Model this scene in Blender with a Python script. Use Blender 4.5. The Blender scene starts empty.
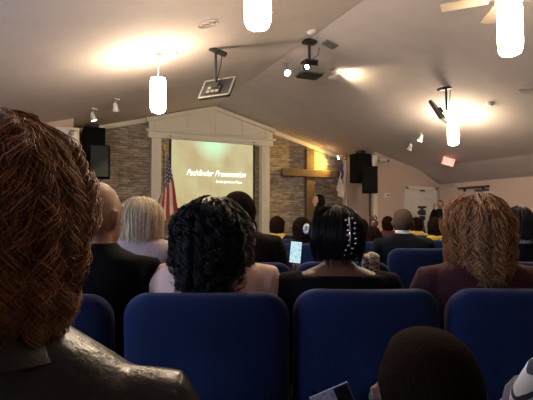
import bpy, math, random
import numpy as np
from mathutils import Vector, Matrix, Euler, noise
PI = math.pi
random.seed(7)
C = bpy.context.scene.collection

# ------------------------------------------------------------ camera frame
F = 452.0; CX = 266.5; HY = 218.0; CZ = 1.17; YAW = math.radians(25)
FW = Vector((math.sin(YAW), math.cos(YAW), 0)); RT = Vector((math.cos(YAW), -math.sin(YAW), 0))

def at(px, py, d):
    """the point d metres ahead of the camera seen at px, py"""
    p = FW * d + RT * ((px - CX) / F * d)
    p.z = CZ + (HY - py) / F * d
    return p

# ------------------------------------------------------------ materials
def new_mat(name):
    m = bpy.data.materials.new(name); m.use_nodes = True
    nt = m.node_tree
    return m, nt, nt.nodes['Principled BSDF']

def sset(b, **k):
    for kk, v in k.items():
        b.inputs[kk.replace('_', ' ')].default_value = v

def mat(name, col, rough=.6, metal=0, spec=.4, noise_amt=0, scale=20, bump=0, bscale=80, sheen=0, coat=0, stretch=(1, 1, 1), islands=False, trans=0):
    m, nt, b = new_mat(name)
    N = nt.nodes; L = nt.links
    c = (*col, 1)
    sset(b, Base_Color=c, Roughness=rough, Metallic=metal)
    b.inputs['Specular IOR Level'].default_value = spec
    if sheen: b.inputs['Sheen Weight'].default_value = sheen; b.inputs['Sheen Roughness'].default_value = .4
    if coat: b.inputs['Coat Weight'].default_value = coat; b.inputs['Coat Roughness'].default_value = .3
    if trans: b.inputs['Transmission Weight'].default_value = trans
    tc = N.new('ShaderNodeTexCoord'); mp = N.new('ShaderNodeMapping'); mp.inputs['Scale'].default_value = stretch
    L.new(tc.outputs['Object'], mp.inputs['Vector'])
    if noise_amt:
        cr = N.new('ShaderNodeValToRGB')
        cr.color_ramp.elements[0].position = .25; cr.color_ramp.elements[1].position = .75
        cr.color_ramp.elements[0].color = (*[max(0, x * (1 - noise_amt)) for x in col], 1)
        cr.color_ramp.elements[1].color = (*[min(1, x * (1 + noise_amt)) for x in col], 1)
        if islands:
            g = N.new('ShaderNodeNewGeometry'); L.new(g.outputs['Random Per Island'], cr.inputs[0])
        else:
            n = N.new('ShaderNodeTexNoise'); n.inputs['Scale'].default_value = scale; n.inputs['Detail'].default_value = 5
            L.new(mp.outputs[0], n.inputs['Vector']); L.new(n.outputs['Fac'], cr.inputs[0])
        L.new(cr.outputs[0], b.inputs['Base Color'])
    if bump:
        n2 = N.new('ShaderNodeTexNoise'); n2.inputs['Scale'].default_value = bscale; n2.inputs['Detail'].default_value = 6
        bp = N.new('ShaderNodeBump'); bp.inputs['Strength'].default_value = bump; bp.inputs['Distance'].default_value = .01
        L.new(mp.outputs[0], n2.inputs['Vector']); L.new(n2.outputs['Fac'], bp.inputs['Height']); L.new(bp.outputs[0], b.inputs['Normal'])
    return m

def emit(name, col, s):
    m, nt, b = new_mat(name)
    sset(b, Base_Color=(.8, .8, .8, 1)); b.inputs['Emission Color'].default_value = (*col, 1); b.inputs['Emission Strength'].default_value = s
    return m

M = {}
M['ceiling'] = mat('ceiling_plaster', (.66, .565, .52), .9, bump=.25, bscale=26, noise_amt=.05, scale=3)
M['wall'] = mat('pink_beige_paint', (.58, .45, .38), .85, noise_amt=.04, scale=2, bump=.05)
M['cream'] = mat('cream_trim_paint', (.78, .73, .60), .5, noise_amt=.03, scale=4)
M['door'] = mat('white_door_paint', (.72, .70, .64), .45)
M['carpet'] = mat('dark_carpet', (.035, .04, .07), .95, noise_amt=.3, scale=200, bump=.3, bscale=300)
M['wood'] = mat('cross_wood', (.16, .10, .055), .6, noise_amt=.35, scale=8, stretch=(6, 6, 1), bump=.15)
M['dkwood'] = mat('dark_wood', (.09, .06, .045), .5, noise_amt=.3, scale=10)
M['blue'] = mat('blue_chair_fabric', (.0045, .017, .080), .8, noise_amt=.25, scale=300, bump=.3, bscale=700, sheen=.1, spec=.25)
M['frame'] = mat('dark_steel', (.03, .03, .035), .4, metal=.8)
M['black'] = mat('black_cloth', (.004, .004, .0045), .9, spec=.12, noise_amt=.3, scale=50, bump=.1)
M['plastic'] = mat('black_plastic', (.02, .02, .022), .45)
M['grille'] = mat('speaker_grille', (.022, .026, .025), .9, metal=0, bump=.3, bscale=500)
M['grey_plastic'] = mat('grey_plastic', (.19, .19, .165), .5, noise_amt=.2, scale=30)
M['white_plastic'] = mat('white_plastic', (.75, .73, .68), .4)
M['chrome'] = mat('brushed_metal', (.5, .48, .45), .3, metal=.9)
M['gold'] = mat('gold_metal', (.75, .5, .15), .3, metal=1)
M['lamp'] = emit('lit_pendant_glass', (1, .82, .58), 50)
M['bulb'] = emit('lit_bulb', (1, .86, .62), 45)
M['leather'] = mat('brown_black_leather', (.016, .011, .008), .33, noise_amt=.3, scale=15, bump=.35, bscale=45, spec=.6)
M['pinkjacket'] = mat('cream_pink_jacket', (.85, .60, .50), .75, noise_amt=.05, scale=30, bump=.25, bscale=22)
M['mauve'] = mat('grey_mauve_jacket', (.42, .34, .33), .85, noise_amt=.12, scale=60, bump=.15)
M['maroon'] = mat('maroon_knit', (.05, .007, .013), .85, noise_amt=.2, scale=90, bump=.2, bscale=150)
M['navy'] = mat('navy_suit', (.005, .006, .010), .85, spec=.15, noise_amt=.2, scale=80)
M['brownj'] = mat('dark_brown_jacket', (.012, .007, .006), .85, spec=.15, noise_amt=.2, scale=60)
M['red'] = mat('dark_red_cloth', (.10, .008, .012), .8)
M['yellow'] = mat('yellow_scarf_cloth', (.62, .44, .06), .7)
M['white'] = mat('white_shirt_cloth', (.72, .72, .75), .7)
M['denim'] = mat('dark_trousers', (.012, .014, .022), .85)
M['shoe'] = mat('black_shoe', (.01, .01, .01), .35)
M['grey'] = mat('grey_bag_cloth', (.13, .12, .13), .8, noise_amt=.15, scale=60)
M['green'] = mat('green_pen', (.01, .25, .08), .4)
for k, c in dict(fair=(.50, .28, .19), tan=(.42, .235, .14), brown=(.16, .075, .042), deep=(.085, .04, .024)).items():
    M['skin_' + k] = mat('skin_' + k, c, .5, noise_amt=.08, scale=25, bump=.04, spec=.45)
def translucent(m, f):
    nt = m.node_tree; N = nt.nodes; L = nt.links; b = N['Principled BSDF']; out = N['Material Output']
    t = N.new('ShaderNodeBsdfTranslucent'); mx = N.new('ShaderNodeMixShader'); mx.inputs[0].default_value = f
    src = b.inputs['Base Color'].links[0].from_socket
    h = N.new('ShaderNodeHueSaturation'); h.inputs['Value'].default_value = 1.5; L.new(src, h.inputs['Color']); L.new(h.outputs[0], t.inputs['Color'])
    L.new(b.outputs[0], mx.inputs[1]); L.new(t.outputs[0], mx.inputs[2]); L.new(mx.outputs[0], out.inputs['Surface'])
def hairmat(n, c, amt=.45, rough=.42, spec=.5):
    M['hair_' + n] = mat('hair_' + n, c, rough, noise_amt=amt, islands=True, spec=spec)
    M['scalp_' + n] = mat('hair_mass_' + n, [x * .8 for x in c], .9, noise_amt=.4, scale=30, stretch=(6, 6, 1), bump=.4, bscale=40, spec=.04)
hairmat('auburn', (.34, .15, .062), .6, .5)
hairmat('black', (.006, .005, .006), .5, .36, .32)
hairmat('softblack', (.017, .008, .005), .4, .75, .2)
hairmat('blonde', (.80, .66, .47), .3)
hairmat('honey', (.50, .27, .12), .85, .5)
hairmat('grey', (.12, .085, .06), .4)
hairmat('dark', (.014, .010, .009), .5, .5)
M['blade'] = mat('pale_tan_blade', (.30, .235, .18), .6)
for k_ in ('auburn', 'honey', 'blonde'): translucent(M['hair_' + k_], .2)
M['eye'] = mat('eye_white', (.75, .72, .7), .2)
M['lips'] = mat('lips', (.25, .08, .07), .45)
M['stripe'] = None

def stripe_mat():
    m, nt, b = new_mat('blue_white_striped_cloth'); N = nt.nodes; L = nt.links
    tc = N.new('ShaderNodeTexCoord'); mp = N.new('ShaderNodeMapping'); mp.inputs['Rotation'].default_value = (0, math.radians(-40), 0)
    w = N.new('ShaderNodeTexWave'); w.inputs['Scale'].default_value = 22; w.inputs['Distortion'].default_value = 0; w.inputs['Detail Scale'].default_value = .6
    cr = N.new('ShaderNodeValToRGB'); cr.color_ramp.interpolation = 'CONSTANT'
    cr.color_ramp.elements[0].color = (.012, .02, .08, 1); cr.color_ramp.elements[1].color = (.66, .76, .95, 1); cr.color_ramp.elements[1].position = .22
    L.new(tc.outputs['Object'], mp.inputs[0]); L.new(mp.outputs[0], w.inputs['Vector']); L.new(w.outputs['Fac'], cr.inputs[0]); L.new(cr.outputs[0], b.inputs['Base Color'])
    sset(b, Roughness=.75); return m
M['stripe'] = stripe_mat()

def stone_mat():
    m, nt, b = new_mat('stacked_ledger_stone'); N = nt.nodes; L = nt.links
    tc = N.new('ShaderNodeTexCoord'); sp = N.new('ShaderNodeSeparateXYZ'); cb = N.new('ShaderNodeCombineXYZ')
    L.new(tc.outputs['Object'], sp.inputs[0]); L.new(sp.outputs['X'], cb.inputs['X']); L.new(sp.outputs['Z'], cb.inputs['Y'])
    br = N.new('ShaderNodeTexBrick'); br.inputs['Scale'].default_value = 1
    br.inputs['Brick Width'].default_value = .34; br.inputs['Row Height'].default_value = .062; br.inputs['Mortar Size'].default_value = .004
    br.inputs['Bias'].default_value = -.1; br.offset = .37; br.squash = .6; br.squash_frequency = 3
    br.inputs['Color1'].default_value = (.26, .22, .18, 1); br.inputs['Color2'].default_value = (.50, .43, .34, 1); br.inputs['Mortar'].default_value = (.12, .10, .085, 1)
    L.new(cb.outputs[0], br.inputs['Vector'])
    n = N.new('ShaderNodeTexNoise'); n.inputs['Scale'].default_value = 9; n.inputs['Detail'].default_value = 6
    mp = N.new('ShaderNodeMapping'); mp.inputs['Scale'].default_value = (.6, 2.4, 1); L.new(cb.outputs[0], mp.inputs[0]); L.new(mp.outputs[0], n.inputs['Vector'])
    cr = N.new('ShaderNodeValToRGB'); cr.color_ramp.elements[0].color = (.62, .60, .58, 1); cr.color_ramp.elements[1].color = (1.35, 1.3, 1.25, 1)
    cr.color_ramp.elements[0].position = .3; cr.color_ramp.elements[1].position = .7
    L.new(n.outputs['Fac'], cr.inputs[0])
    mx = N.new('ShaderNodeMix'); mx.data_type = 'RGBA'; mx.blend_type = 'MULTIPLY'; mx.inputs[0].default_value = 1
    L.new(br.outputs['Color'], mx.inputs[6]); L.new(cr.outputs[0], mx.inputs[7]); L.new(mx.outputs[2], b.inputs['Base Color'])
    bp = N.new('ShaderNodeBump'); bp.inputs['Strength'].default_value = .8; bp.inputs['Distance'].default_value = .03
    L.new(mx.outputs[2], bp.inputs['Height']); L.new(bp.outputs[0], b.inputs['Normal']); sset(b, Roughness=.9)
    return m
M['stone'] = stone_mat()

def screen_mat():
    m, nt, b = new_mat('projected_slide'); N = nt.nodes; L = nt.links
    tc = N.new('ShaderNodeTexCoord'); sp = N.new('ShaderNodeSeparateXYZ'); L.new(tc.outputs['UV'], sp.inputs[0])
    n = N.new('ShaderNodeTexNoise'); n.inputs['Scale'].default_value = 2.6; n.inputs['Detail'].default_value = 3
    mp = N.new('ShaderNodeMapping'); mp.inputs['Scale'].default_value = (1.6, .8, 1); L.new(tc.outputs['UV'], mp.inputs[0]); L.new(mp.outputs[0], n.inputs['Vector'])
    cr = N.new('ShaderNodeValToRGB'); e = cr.color_ramp.elements
    e[0].position = .3; e[0].color = (.42, .32, .16, 1); e[1].position = .75; e[1].color = (.52, .52, .27, 1)
    k = e.new(.52); k.color = (.49, .42, .22, 1)
    L.new(n.outputs['Fac'], cr.inputs[0])
    # bright clearing at the top of the slide
    g = N.new('ShaderNodeTexGradient'); g.gradient_type = 'SPHERICAL'
    mp2 = N.new('ShaderNodeMapping'); mp2.inputs['Location'].default_value = (-1.9, -3.6, 0); mp2.inputs['Scale'].default_value = (3.8, 3.8, 1)
    L.new(tc.outputs['UV'], mp2.inputs[0]); L.new(mp2.outputs[0], g.inputs[0])
    cr2 = N.new('ShaderNodeValToRGB'); cr2.color_ramp.elements[0].color = (0, 0, 0, 1); cr2.color_ramp.elements[1].color = (1, 1, 1, 1); cr2.color_ramp.elements[0].position = .0; cr2.color_ramp.elements[1].position = .75
    L.new(g.outputs['Fac'], cr2.inputs[0])
    mx = N.new('ShaderNodeMix'); mx.data_type = 'RGBA'; mx.inputs[7].default_value = (.56, .80, .50, 1)
    L.new(cr2.outputs[0], mx.inputs[0]); L.new(cr.outputs[0], mx.inputs[6])
    L.new(mx.outputs[2], b.inputs['Emission Color']); b.inputs['Emission Strength'].default_value = 1.0
    sset(b, Base_Color=(.07, .07, .06, 1), Roughness=.9)
    return m
M['screen'] = screen_mat()
M['slidetext'] = emit('slide_lettering', (.85, .97, .93), 1.25)

def flag_mat(kind):
    m, nt, b = new_mat(kind + '_flag_cloth'); N = nt.nodes; L = nt.links
    tc = N.new('ShaderNodeTexCoord'); sp = N.new('ShaderNodeSeparateXYZ'); L.new(tc.outputs['UV'], sp.inputs[0])
    def math_(op, a, bb=None):
        n = N.new('ShaderNodeMath'); n.operation = op
        for i, v in enumerate((a, bb)):
            if v is None: continue
            if isinstance(v, (int, float)): n.inputs[i].default_value = v
            else: L.new(v, n.inputs[i])
        return n.outputs[0]
    def mix(f, a, c):
        n = N.new('ShaderNodeMix'); n.data_type = 'RGBA'; L.new(f, n.inputs[0])
        for i, v in ((6, a), (7, c)):
            if isinstance(v, tuple): n.inputs[i].default_value = (*v, 1)
            else: L.new(v, n.inputs[i])
        return n.outputs[2]
    u, v = sp.outputs['X'], sp.outputs['Y']
    red, wht, blu = (.42, .03, .035), (.70, .62, .52), (.012, .02, .10)
    cant = math_('MULTIPLY', math_('LESS_THAN', u, .42), math_('LESS_THAN', v, .54))
    if kind == 'striped':
        s = math_('LESS_THAN', math_('MODULO', math_('MULTIPLY', v, 6.5), 1.0), .54)
        base = mix(s, wht, red)
        # stars: a lattice of small white spots in the canton
        fu = math_('SUBTRACT', math_('FRACT', math_('MULTIPLY', u, 14)), .5); fv = math_('SUBTRACT', math_('FRACT', math_('MULTIPLY', v, 13)), .5)
        st = math_('LESS_THAN', math_('ADD', math_('MULTIPLY', fu, fu), math_('MULTIPLY', fv, fv)), .06)
        cc = mix(st, blu, wht)
    else:
        base = mix(math_('LESS_THAN', v, 0), wht, wht)
        du = math_('ABSOLUTE', math_('SUBTRACT', u, .21)); dv = math_('ABSOLUTE', math_('SUBTRACT', v, .27))
        c1 = math_('MULTIPLY', math_('LESS_THAN', du, .03), math_('LESS_THAN', dv, .2)); 
        dv2 = math_('ABSOLUTE', math_('SUBTRACT', v, .2)); c2 = math_('MULTIPLY', math_('LESS_THAN', du, .12), math_('LESS_THAN', dv2, .04))
        cc = mix(math_('MAXIMUM', c1, c2), (.02, .05, .35), red)
    L.new(mix(cant, base, cc), b.inputs['Base Color']); sset(b, Roughness=.6)
    return m

def pattern_mat():
    m, nt, b = new_mat('patterned_scarf_cloth'); N = nt.nodes; L = nt.links
    tc = N.new('ShaderNodeTexCoord'); v = N.new('ShaderNodeTexVoronoi'); v.inputs['Scale'].default_value = 60; v.feature = 'DISTANCE_TO_EDGE'
    cr = N.new('ShaderNodeValToRGB'); cr.color_ramp.elements[0].color = (.5, .42, .3, 1); cr.color_ramp.elements[1].color = (.02, .02, .02, 1); cr.color_ramp.elements[1].position = .15
    L.new(tc.outputs['Object'], v.inputs['Vector']); L.new(v.outputs['Distance'], cr.inputs[0]); L.new(cr.outputs[0], b.inputs['Base Color']); return m
M['pattern'] = pattern_mat()

def paper_mat(name, base, ink):
    m, nt, b = new_mat(name); N = nt.nodes; L = nt.links
    tc = N.new('ShaderNodeTexCoord'); mp = N.new('ShaderNodeMapping'); mp.inputs['Scale'].default_value = (60, 1, 90)
    n = N.new('ShaderNodeTexNoise'); n.inputs['Scale'].default_value = 1
    cr = N.new('ShaderNodeValToRGB'); cr.color_ramp.interpolation = 'CONSTANT'; cr.color_ramp.elements[0].color = (*ink, 1); cr.color_ramp.elements[1].color = (*base, 1); cr.color_ramp.elements[1].position = .42
    L.new(tc.outputs['Object'], mp.inputs[0]); L.new(mp.outputs[0], n.inputs['Vector']); L.new(n.outputs['Fac'], cr.inputs[0]); L.new(cr.outputs[0], b.inputs['Base Color'])
    sset(b, Roughness=.6); return m, b, cr
M['leaflet'] = paper_mat('printed_leaflet', (.62, .58, .72), (.40, .36, .48))[0]
_m, _b, _cr = paper_mat('lit_tablet_page', (.55, .85, .95), (.12, .22, .3))
_m.node_tree.links.new(_cr.outputs[0], _b.inputs['Emission Color']); _b.inputs['Emission Strength'].default_value = .75
M['page'] = _m

# ------------------------------------------------------------ mesh tools
class MB:
    def __init__(s): s.v = []; s.f = []; s.uv = None
    def add(s, vs, fs):
        o = len(s.v); s.v += [tuple(p) for p in vs]; s.f += [tuple(i + o for i in f) for f in fs]; return s
    def box(s, c, d, rot=None):
        hx, hy, hz = [x / 2 for x in d]
        vs = [Vector((x * hx, y * hy, z * hz)) for x in (-1, 1) for y in (-1, 1) for z in (-1, 1)]
        if rot: vs = [Euler(rot).to_matrix() @ v for v in vs]
        vs = [v + Vector(c) for v in vs]
        return s.add(vs, [(0, 1, 3, 2), (4, 6, 7, 5), (0, 4, 5, 1), (2, 3, 7, 6), (0, 2, 6, 4), (1, 5, 7, 3)])
    def rings(s, rs, cap=True):
        n = len(rs[0]); vs = [p for r in rs for p in r]; fs = []
        for i in range(len(rs) - 1):
            for j in range(n):
                fs.append((i * n + j, i * n + (j + 1) % n, (i + 1) * n + (j + 1) % n, (i + 1) * n + j))
        if cap: fs.append(tuple(range(n - 1, -1, -1))); fs.append(tuple((len(rs) - 1) * n + j for j in range(n)))
        return s.add(vs, fs)
    def tube(s, pts, rad, n=12, flat=1.0):
        pts = [Vector(p) for p in pts]
        if isinstance(rad, (int, float)): rad = [rad] * len(pts)
        rs = []; ref = None
        for i, p in enumerate(pts):
            t = (pts[min(i + 1, len(pts) - 1)] - pts[max(i - 1, 0)]).normalized()
            if ref is None: ref = Vector((0, 0, 1)) if abs(t.z) < .9 else Vector((1, 0, 0))
            a = (ref - t * ref.dot(t)).normalized(); b = t.cross(a); ref = a
            rs.append([p + a * math.cos(2 * PI * j / n) * rad[i] * flat + b * math.sin(2 * PI * j / n) * rad[i] for j in range(n)])
        return s.rings(rs)
    def ell(s, c, r, n=20, m=12, rot=None):
        R = Euler(rot).to_matrix() if rot else None; rs = []
        for i in range(m + 1):
            ph = PI * (i + .02) / (m + .04); ring = []
            for j in range(n):
                a = 2 * PI * j / n
                p = Vector((r[0] * math.sin(ph) * math.cos(a), r[1] * math.sin(ph) * math.sin(a), r[2] * math.cos(ph)))
                if R: p = R @ p
                ring.append(p + Vector(c))
            rs.append(ring)
        return s.rings(rs)
    def lathe(s, prof, c=(0, 0, 0), n=28, cap=True):
        return s.rings([[Vector((r * math.cos(2 * PI * j / n), r * math.sin(2 * PI * j / n), z)) + Vector(c) for j in range(n)] for r, z in prof], cap)
    def prism(s, poly, y0, y1):
        n = len(poly)
        vs = [(x, y0, z) for x, z in poly] + [(x, y1, z) for x, z in poly]
        fs = [tuple(range(n)), tuple(range(2 * n - 1, n - 1, -1))] + [(i, i + n, (i + 1) % n + n, (i + 1) % n) for i in range(n)]
        return s.add(vs, fs)
    def xf(s, mtx):
        s.v = [tuple(mtx @ Vector(p)) for p in s.v]; return s
    def mesh(s, name):
        me = bpy.data.meshes.new(name); me.from_pydata(s.v, [], s.f); 
        import bmesh
        bm = bmesh.new(); bm.from_mesh(me); bmesh.ops.recalc_face_normals(bm, faces=bm.faces); bm.to_mesh(me); bm.free()
        return me
    def build(s, name, m, parent=None, smooth=False, bevel=0, loc=None):
        me = s.mesh(name); return link(name, me, m, parent, smooth, bevel, loc)

def link(name, me, m, parent=None, smooth=False, bevel=0, loc=None):
    o = bpy.data.objects.new(name, me); C.objects.link(o)
    if m is not None: me.materials.clear(); me.materials.append(m)
    if parent: o.parent = parent
    if loc is not None: o.location = loc
    if smooth:
        me.shade_smooth()
        if smooth != 'all':
            try: me.set_sharp_from_angle(angle=math.radians(50))
            except Exception: pass
    if bevel:
        b = o.modifiers.new('bevel', 'BEVEL'); b.width = bevel; b.segments = 3; b.limit_method = 'ANGLE'
    return o

def tag(o, label, cat, group=None):
    o['label'] = label; o['category'] = cat
    if group: o['group'] = group
    return o
def thing(name, label, cat, loc=(0, 0, 0), rz=0, group=None):
    o = bpy.data.objects.new(name, None); C.objects.link(o); o.location = loc; o.rotation_euler = (0, 0, rz)
    return tag(o, label, cat, group)
def struct(o): o['kind'] = 'structure'; return o

def remesh(mb, voxel, smooth=4):
    me = mb.mesh('tmp'); o = bpy.data.objects.new('tmp', me); C.objects.link(o)
    r = o.modifiers.new('r', 'REMESH'); r.mode = 'VOXEL'; r.voxel_size = voxel; r.use_smooth_shade = True
    sm = o.modifiers.new('s', 'SMOOTH'); sm.iterations = smooth; sm.factor = .5
    dg = bpy.context.evaluated_depsgraph_get()
    res = bpy.data.meshes.new_from_object(o.evaluated_get(dg))
    bpy.data.objects.remove(o); bpy.data.meshes.remove(me)
    return res

# ------------------------------------------------------------ room
RX, RZ, SL = 3.70, 4.09, .265          # ridge
BX, BZ = 5.72, RZ - SL * 5.72           # break to the steeper band
WX, WZ = 6.55, 2.155                    # eave at the side walls
D1, D2 = 11.3, 9.9                      # stage wall and front side walls
AL, AR = .30, 7.90                      # alcove
YB = -3.6
def cz(x):
    a = abs(x - RX)
    return RZ - SL * a if a <= BX else BZ - (BZ - WZ) * (a - BX) / (WX - BX)
t = .12
prof = [(RX - WX - .15, cz(RX - WX)), (RX - BX, BZ), (RX, RZ), (RX + BX, BZ), (RX + WX + .15, WZ)]
mb = MB(); mb.prism(prof + [(x, z + t) for x, z in prof[::-1]], YB - .12, D1 + .15); struct(mb.build('ceiling', M['ceiling']))
struct(MB().box((RX, (YB + D1) / 2, -.05), (2 * WX + .3, D1 - YB + .3, .1)).build('floor', M['carpet']))
# right wall
struct(MB().box((RX + WX + .06, (YB + D1) / 2, WZ / 2), (.12, D1 - YB + .3, WZ)).build('wall_right', M['wall']))
# left wall; two unseen windows added to bring cool light from the left
LX = RX - WX - .06
wins = [(.9, 2.4), (3.1, 4.6)]
mb = MB(); z0, z1 = 1.0, 2.02
ys = [YB - .12] + [y for w in wins for y in w] + [D1 + .15]
for i in range(0, len(ys), 2): mb.box((LX, (ys[i] + ys[i + 1]) / 2, WZ / 2), (.12, ys[i + 1] - ys[i], WZ))
for a, b in wins:
    mb.box((LX, (a + b) / 2, z0 / 2), (.12, b - a, z0)); mb.box((LX, (a + b) / 2, (z1 + WZ) / 2), (.12, b - a, WZ - z1))
struct(mb.build('wall_left', M['wall']))
glass = mat('window_glass', (.9, .95, 1), .02, trans=1)
for k, (a, b) in enumerate(wins):
    w = bpy.data.objects.new('window_%d' % (k + 1), None); C.objects.link(w); struct(w)
    f = MB(); yc = (a + b) / 2
    for y in (a + .03, yc, b - .03): f.box((LX, y, (z0 + z1) / 2), (.08, .05, z1 - z0))
    for z in (z0 + .025, (z0 + z1) / 2, z1 - .025): f.box((LX, yc, z), (.07, b - a, .05))
    f.build('window_frame', M['cream'], w)
    MB().box((LX - .01, yc, (z0 + z1) / 2), (.006, b - a - .02, z1 - z0 - .02)).build('window_pane', glass, w)
    MB().box((LX + .09, yc, z0 - .02), (.14, b - a + .1, .04)).build('window_sill', M['cream'], w, bevel=.008)
# back wall
def gable(x0, x1, zb=0):
    xs = sorted({x0, x1} | {x for x in (RX - BX, RX, RX + BX) if x0 < x < x1})
    return [(x0, zb), (x1, zb)] + [(x, cz(x) + .01) for x in xs[::-1]]
struct(MB().prism(gable(RX - WX, RX + WX), YB - .12, YB).build('wall_back', M['wall']))
# stage wall of stone, returns and side pieces
struct(MB().prism(gable(AL, AR), D1, D1 + .12).build('wall_front', M['stone']))
struct(MB().prism(gable(RX - WX, AL), D2, D1 + .12).build('wall_front_left', M['wall']))
struct(MB().prism(gable(AR, RX + WX), D2, D1 + .12).build('wall_front_right', M['wall']))
# stage platform
struct(MB().box(((AL + AR) / 2, (D1 + 9.7) / 2, .15), (AR - AL, D1 - 9.7, .3)).build('floor_stage', M['carpet']))
# trim along the stone gable
def rake(x0, x1, y, h, d, drop=.0):
    return [(x0, cz(x0) - drop - h), (x1, cz(x1) - drop - h), (x1, cz(x1) - drop), (x0, cz(x0) - drop)], y, y + d
p, a, b = rake(AL, RX, D1 - .05, .11, .05); struct(MB().prism(p, a, b).build('trim_1', M['cream']))
p, a, b = rake(RX, AR, D1 - .05, .11, .05); struct(MB().prism(p, a, b).build('trim_2', M['cream']))
struct(MB().box((AR - .06, D1 - .03, 1.6), (.12, .06, 2.7)).build('trim_3', M['cream'], bevel=.01))
struct(MB().box((AR - .05, D2 - .035, 1.44), (.14, .06, 2.88)).build('trim_4', M['cream'], bevel=.01))
struct(MB().box((AL + .0, D2 - .03, 1.52), (.22, .06, 2.95)).build('trim_5', M['cream'], bevel=.01))
struct(MB().box((AL - .12, D2 - .05, 2.78), (.34, .12, .28)).box((AL - .12, D2 - .08, 2.94), (.42, .16, .05)).build('trim_6', M['cream'], bevel=.01))
struct(MB().box((8.8, D2 - .01, .06), (1.9, .02, .12)).build('baseboard_front', M['cream']))
struct(MB().box((RX + WX - .01, 3.2, .06), (.02, 13.2, .12)).build('baseboard_right', M['cream']))

# white surround: columns, lintel, pediment
sr = bpy.data.objects.new('trim_7', None); C.objects.link(sr); struct(sr)
cl, cr_ = 2.08, 5.28
for x in (cl + .13, cr_ - .13):
    MB().box((x, D1 - .11, 1.72), (.24, .20, 2.85)).build('column', M['cream'], sr, bevel=.012)
    MB().box((x, D1 - .22, 1.75), (.12, .02, 2.3)).build('column_panel', M['cream'], sr, bevel=.008)
MB().box((3.68, D1 - .12, 3.20), (3.36, .24, .16)).box((3.68, D1 - .14, 3.30), (3.5, .30, .05)).build('lintel', M['cream'], sr, bevel=.01)
def pz(x, o=.0): return cz(x) - .02 - o
ped = [(cl - .05, 3.3), (cr_ + .1, 3.3), (cr_ + .1, pz(cr_ + .1)), (RX, pz(RX)), (cl - .05, pz(cl - .05))]
MB().prism(ped, D1 - .16, D1 - .002).build('pediment', M['cream'], sr)
pd = MB()
for x0, x1 in ((cl - .12, RX), (RX, cr_ + .15)):
    pd.prism([(x0, pz(x0, .1)), (x1, pz(x1, .1)), (x1, pz(x1)), (x0, pz(x0))], D1 - .24, D1 - .15)
pd.build('pediment_moulding', M['cream'], sr)
bt = MB()
for x in (cl + .1, 3.0, 3.75, 4.5, cr_ - .1): bt.box((x, D1 - .17, (3.3 + pz(x)) / 2), (.05, .025, pz(x) - 3.32))
bt.box((3.68, D1 - .17, 3.37), (3.3, .025, .04)); bt.build('pediment_batten', M['cream'], sr)

# ------------------------------------------------------------ screen
scr = thing('projection_screen', 'wide projection screen showing a tan slide, framed by white columns', 'projection screen', (3.64, D1 - .30, 0))
sx0, sx1, szb, szt = -1.09, 1.09, 1.42, 3.14
me = bpy.data.meshes.new('screen_surface'); me.from_pydata([(sx0, 0, szb), (sx1, 0, szb), (sx1, 0, szt), (sx0, 0, szt), (sx0, .01, szb), (sx1, .01, szb), (sx1, .01, szt), (sx0, .01, szt)], [], [(0, 1, 2, 3), (7, 6, 5, 4), (0, 4, 5, 1), (1, 5, 6, 2), (2, 6, 7, 3), (3, 7, 4, 0)])
uv = me.uv_layers.new(name='UVMap')
for l in me.loops:
    v = me.vertices[l.vertex_index].co; uv.data[l.index].uv = ((v.x - sx0) / (sx1 - sx0), (v.z - szb) / (szt - szb))
link('screen_surface', me, M['screen'], scr)
b = MB(); b.box((sx0 - .03, 0, (szb + szt) / 2), (.06, .03, szt - szb + .1)).box((sx1 + .03, 0, (szb + szt) / 2), (.06, .03, szt - szb + .1)).box((0, 0, szb - .03), (sx1 - sx0 + .12, .03, .06))
b.build('border', M['plastic'], scr)
MB().tube([(sx0 - .1, 0, szt + .0), (sx1 + .1, 0, szt + .0)], .035).build('roller_housing', M['cream'], scr, smooth=True)
def text(body, size, loc, parent, m, shear=0, name='lettering', sx=1, rot=(PI / 2, 0, 0)):
    cu = bpy.data.curves.new('t', 'FONT'); cu.body = body; cu.size = size; cu.shear = shear; cu.extrude = .002; cu.offset = .001
    cu.align_x = 'CENTER'; cu.align_y = 'CENTER'
    o = bpy.data.objects.new('t', cu); C.objects.link(o)
    me = bpy.data.meshes.new_from_object(o.evaluated_get(bpy.context.evaluated_depsgraph_get())); bpy.data.objects.remove(o)
    me.transform(Matrix.Diagonal((sx, 1, 1, 1)))
    q = link(name, me, m, parent); q.location = loc; q.rotation_euler = rot; return q
text('Pathfinder Presentation', .215, (.08, -.006, 2.30), scr, M['slidetext'], .45, sx=.78)
text('Smith Johnson Place', .095, (.42, -.006, 2.10), scr, M['slidetext'], 0, sx=.92)

# cross
cr = thing('wooden_cross', 'large dark wooden cross mounted on the stone wall', 'cross', (6.60, D1 - .08, 0))
MB().box((0, 0, 2.0), (.26, .12, 2.3)).build('post', M['wood'], cr, bevel=.01)
MB().box((.03, -.03, 2.45), (1.9, .14, .21)).build('crossbeam', M['wood'], cr, bevel=.01)

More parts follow.
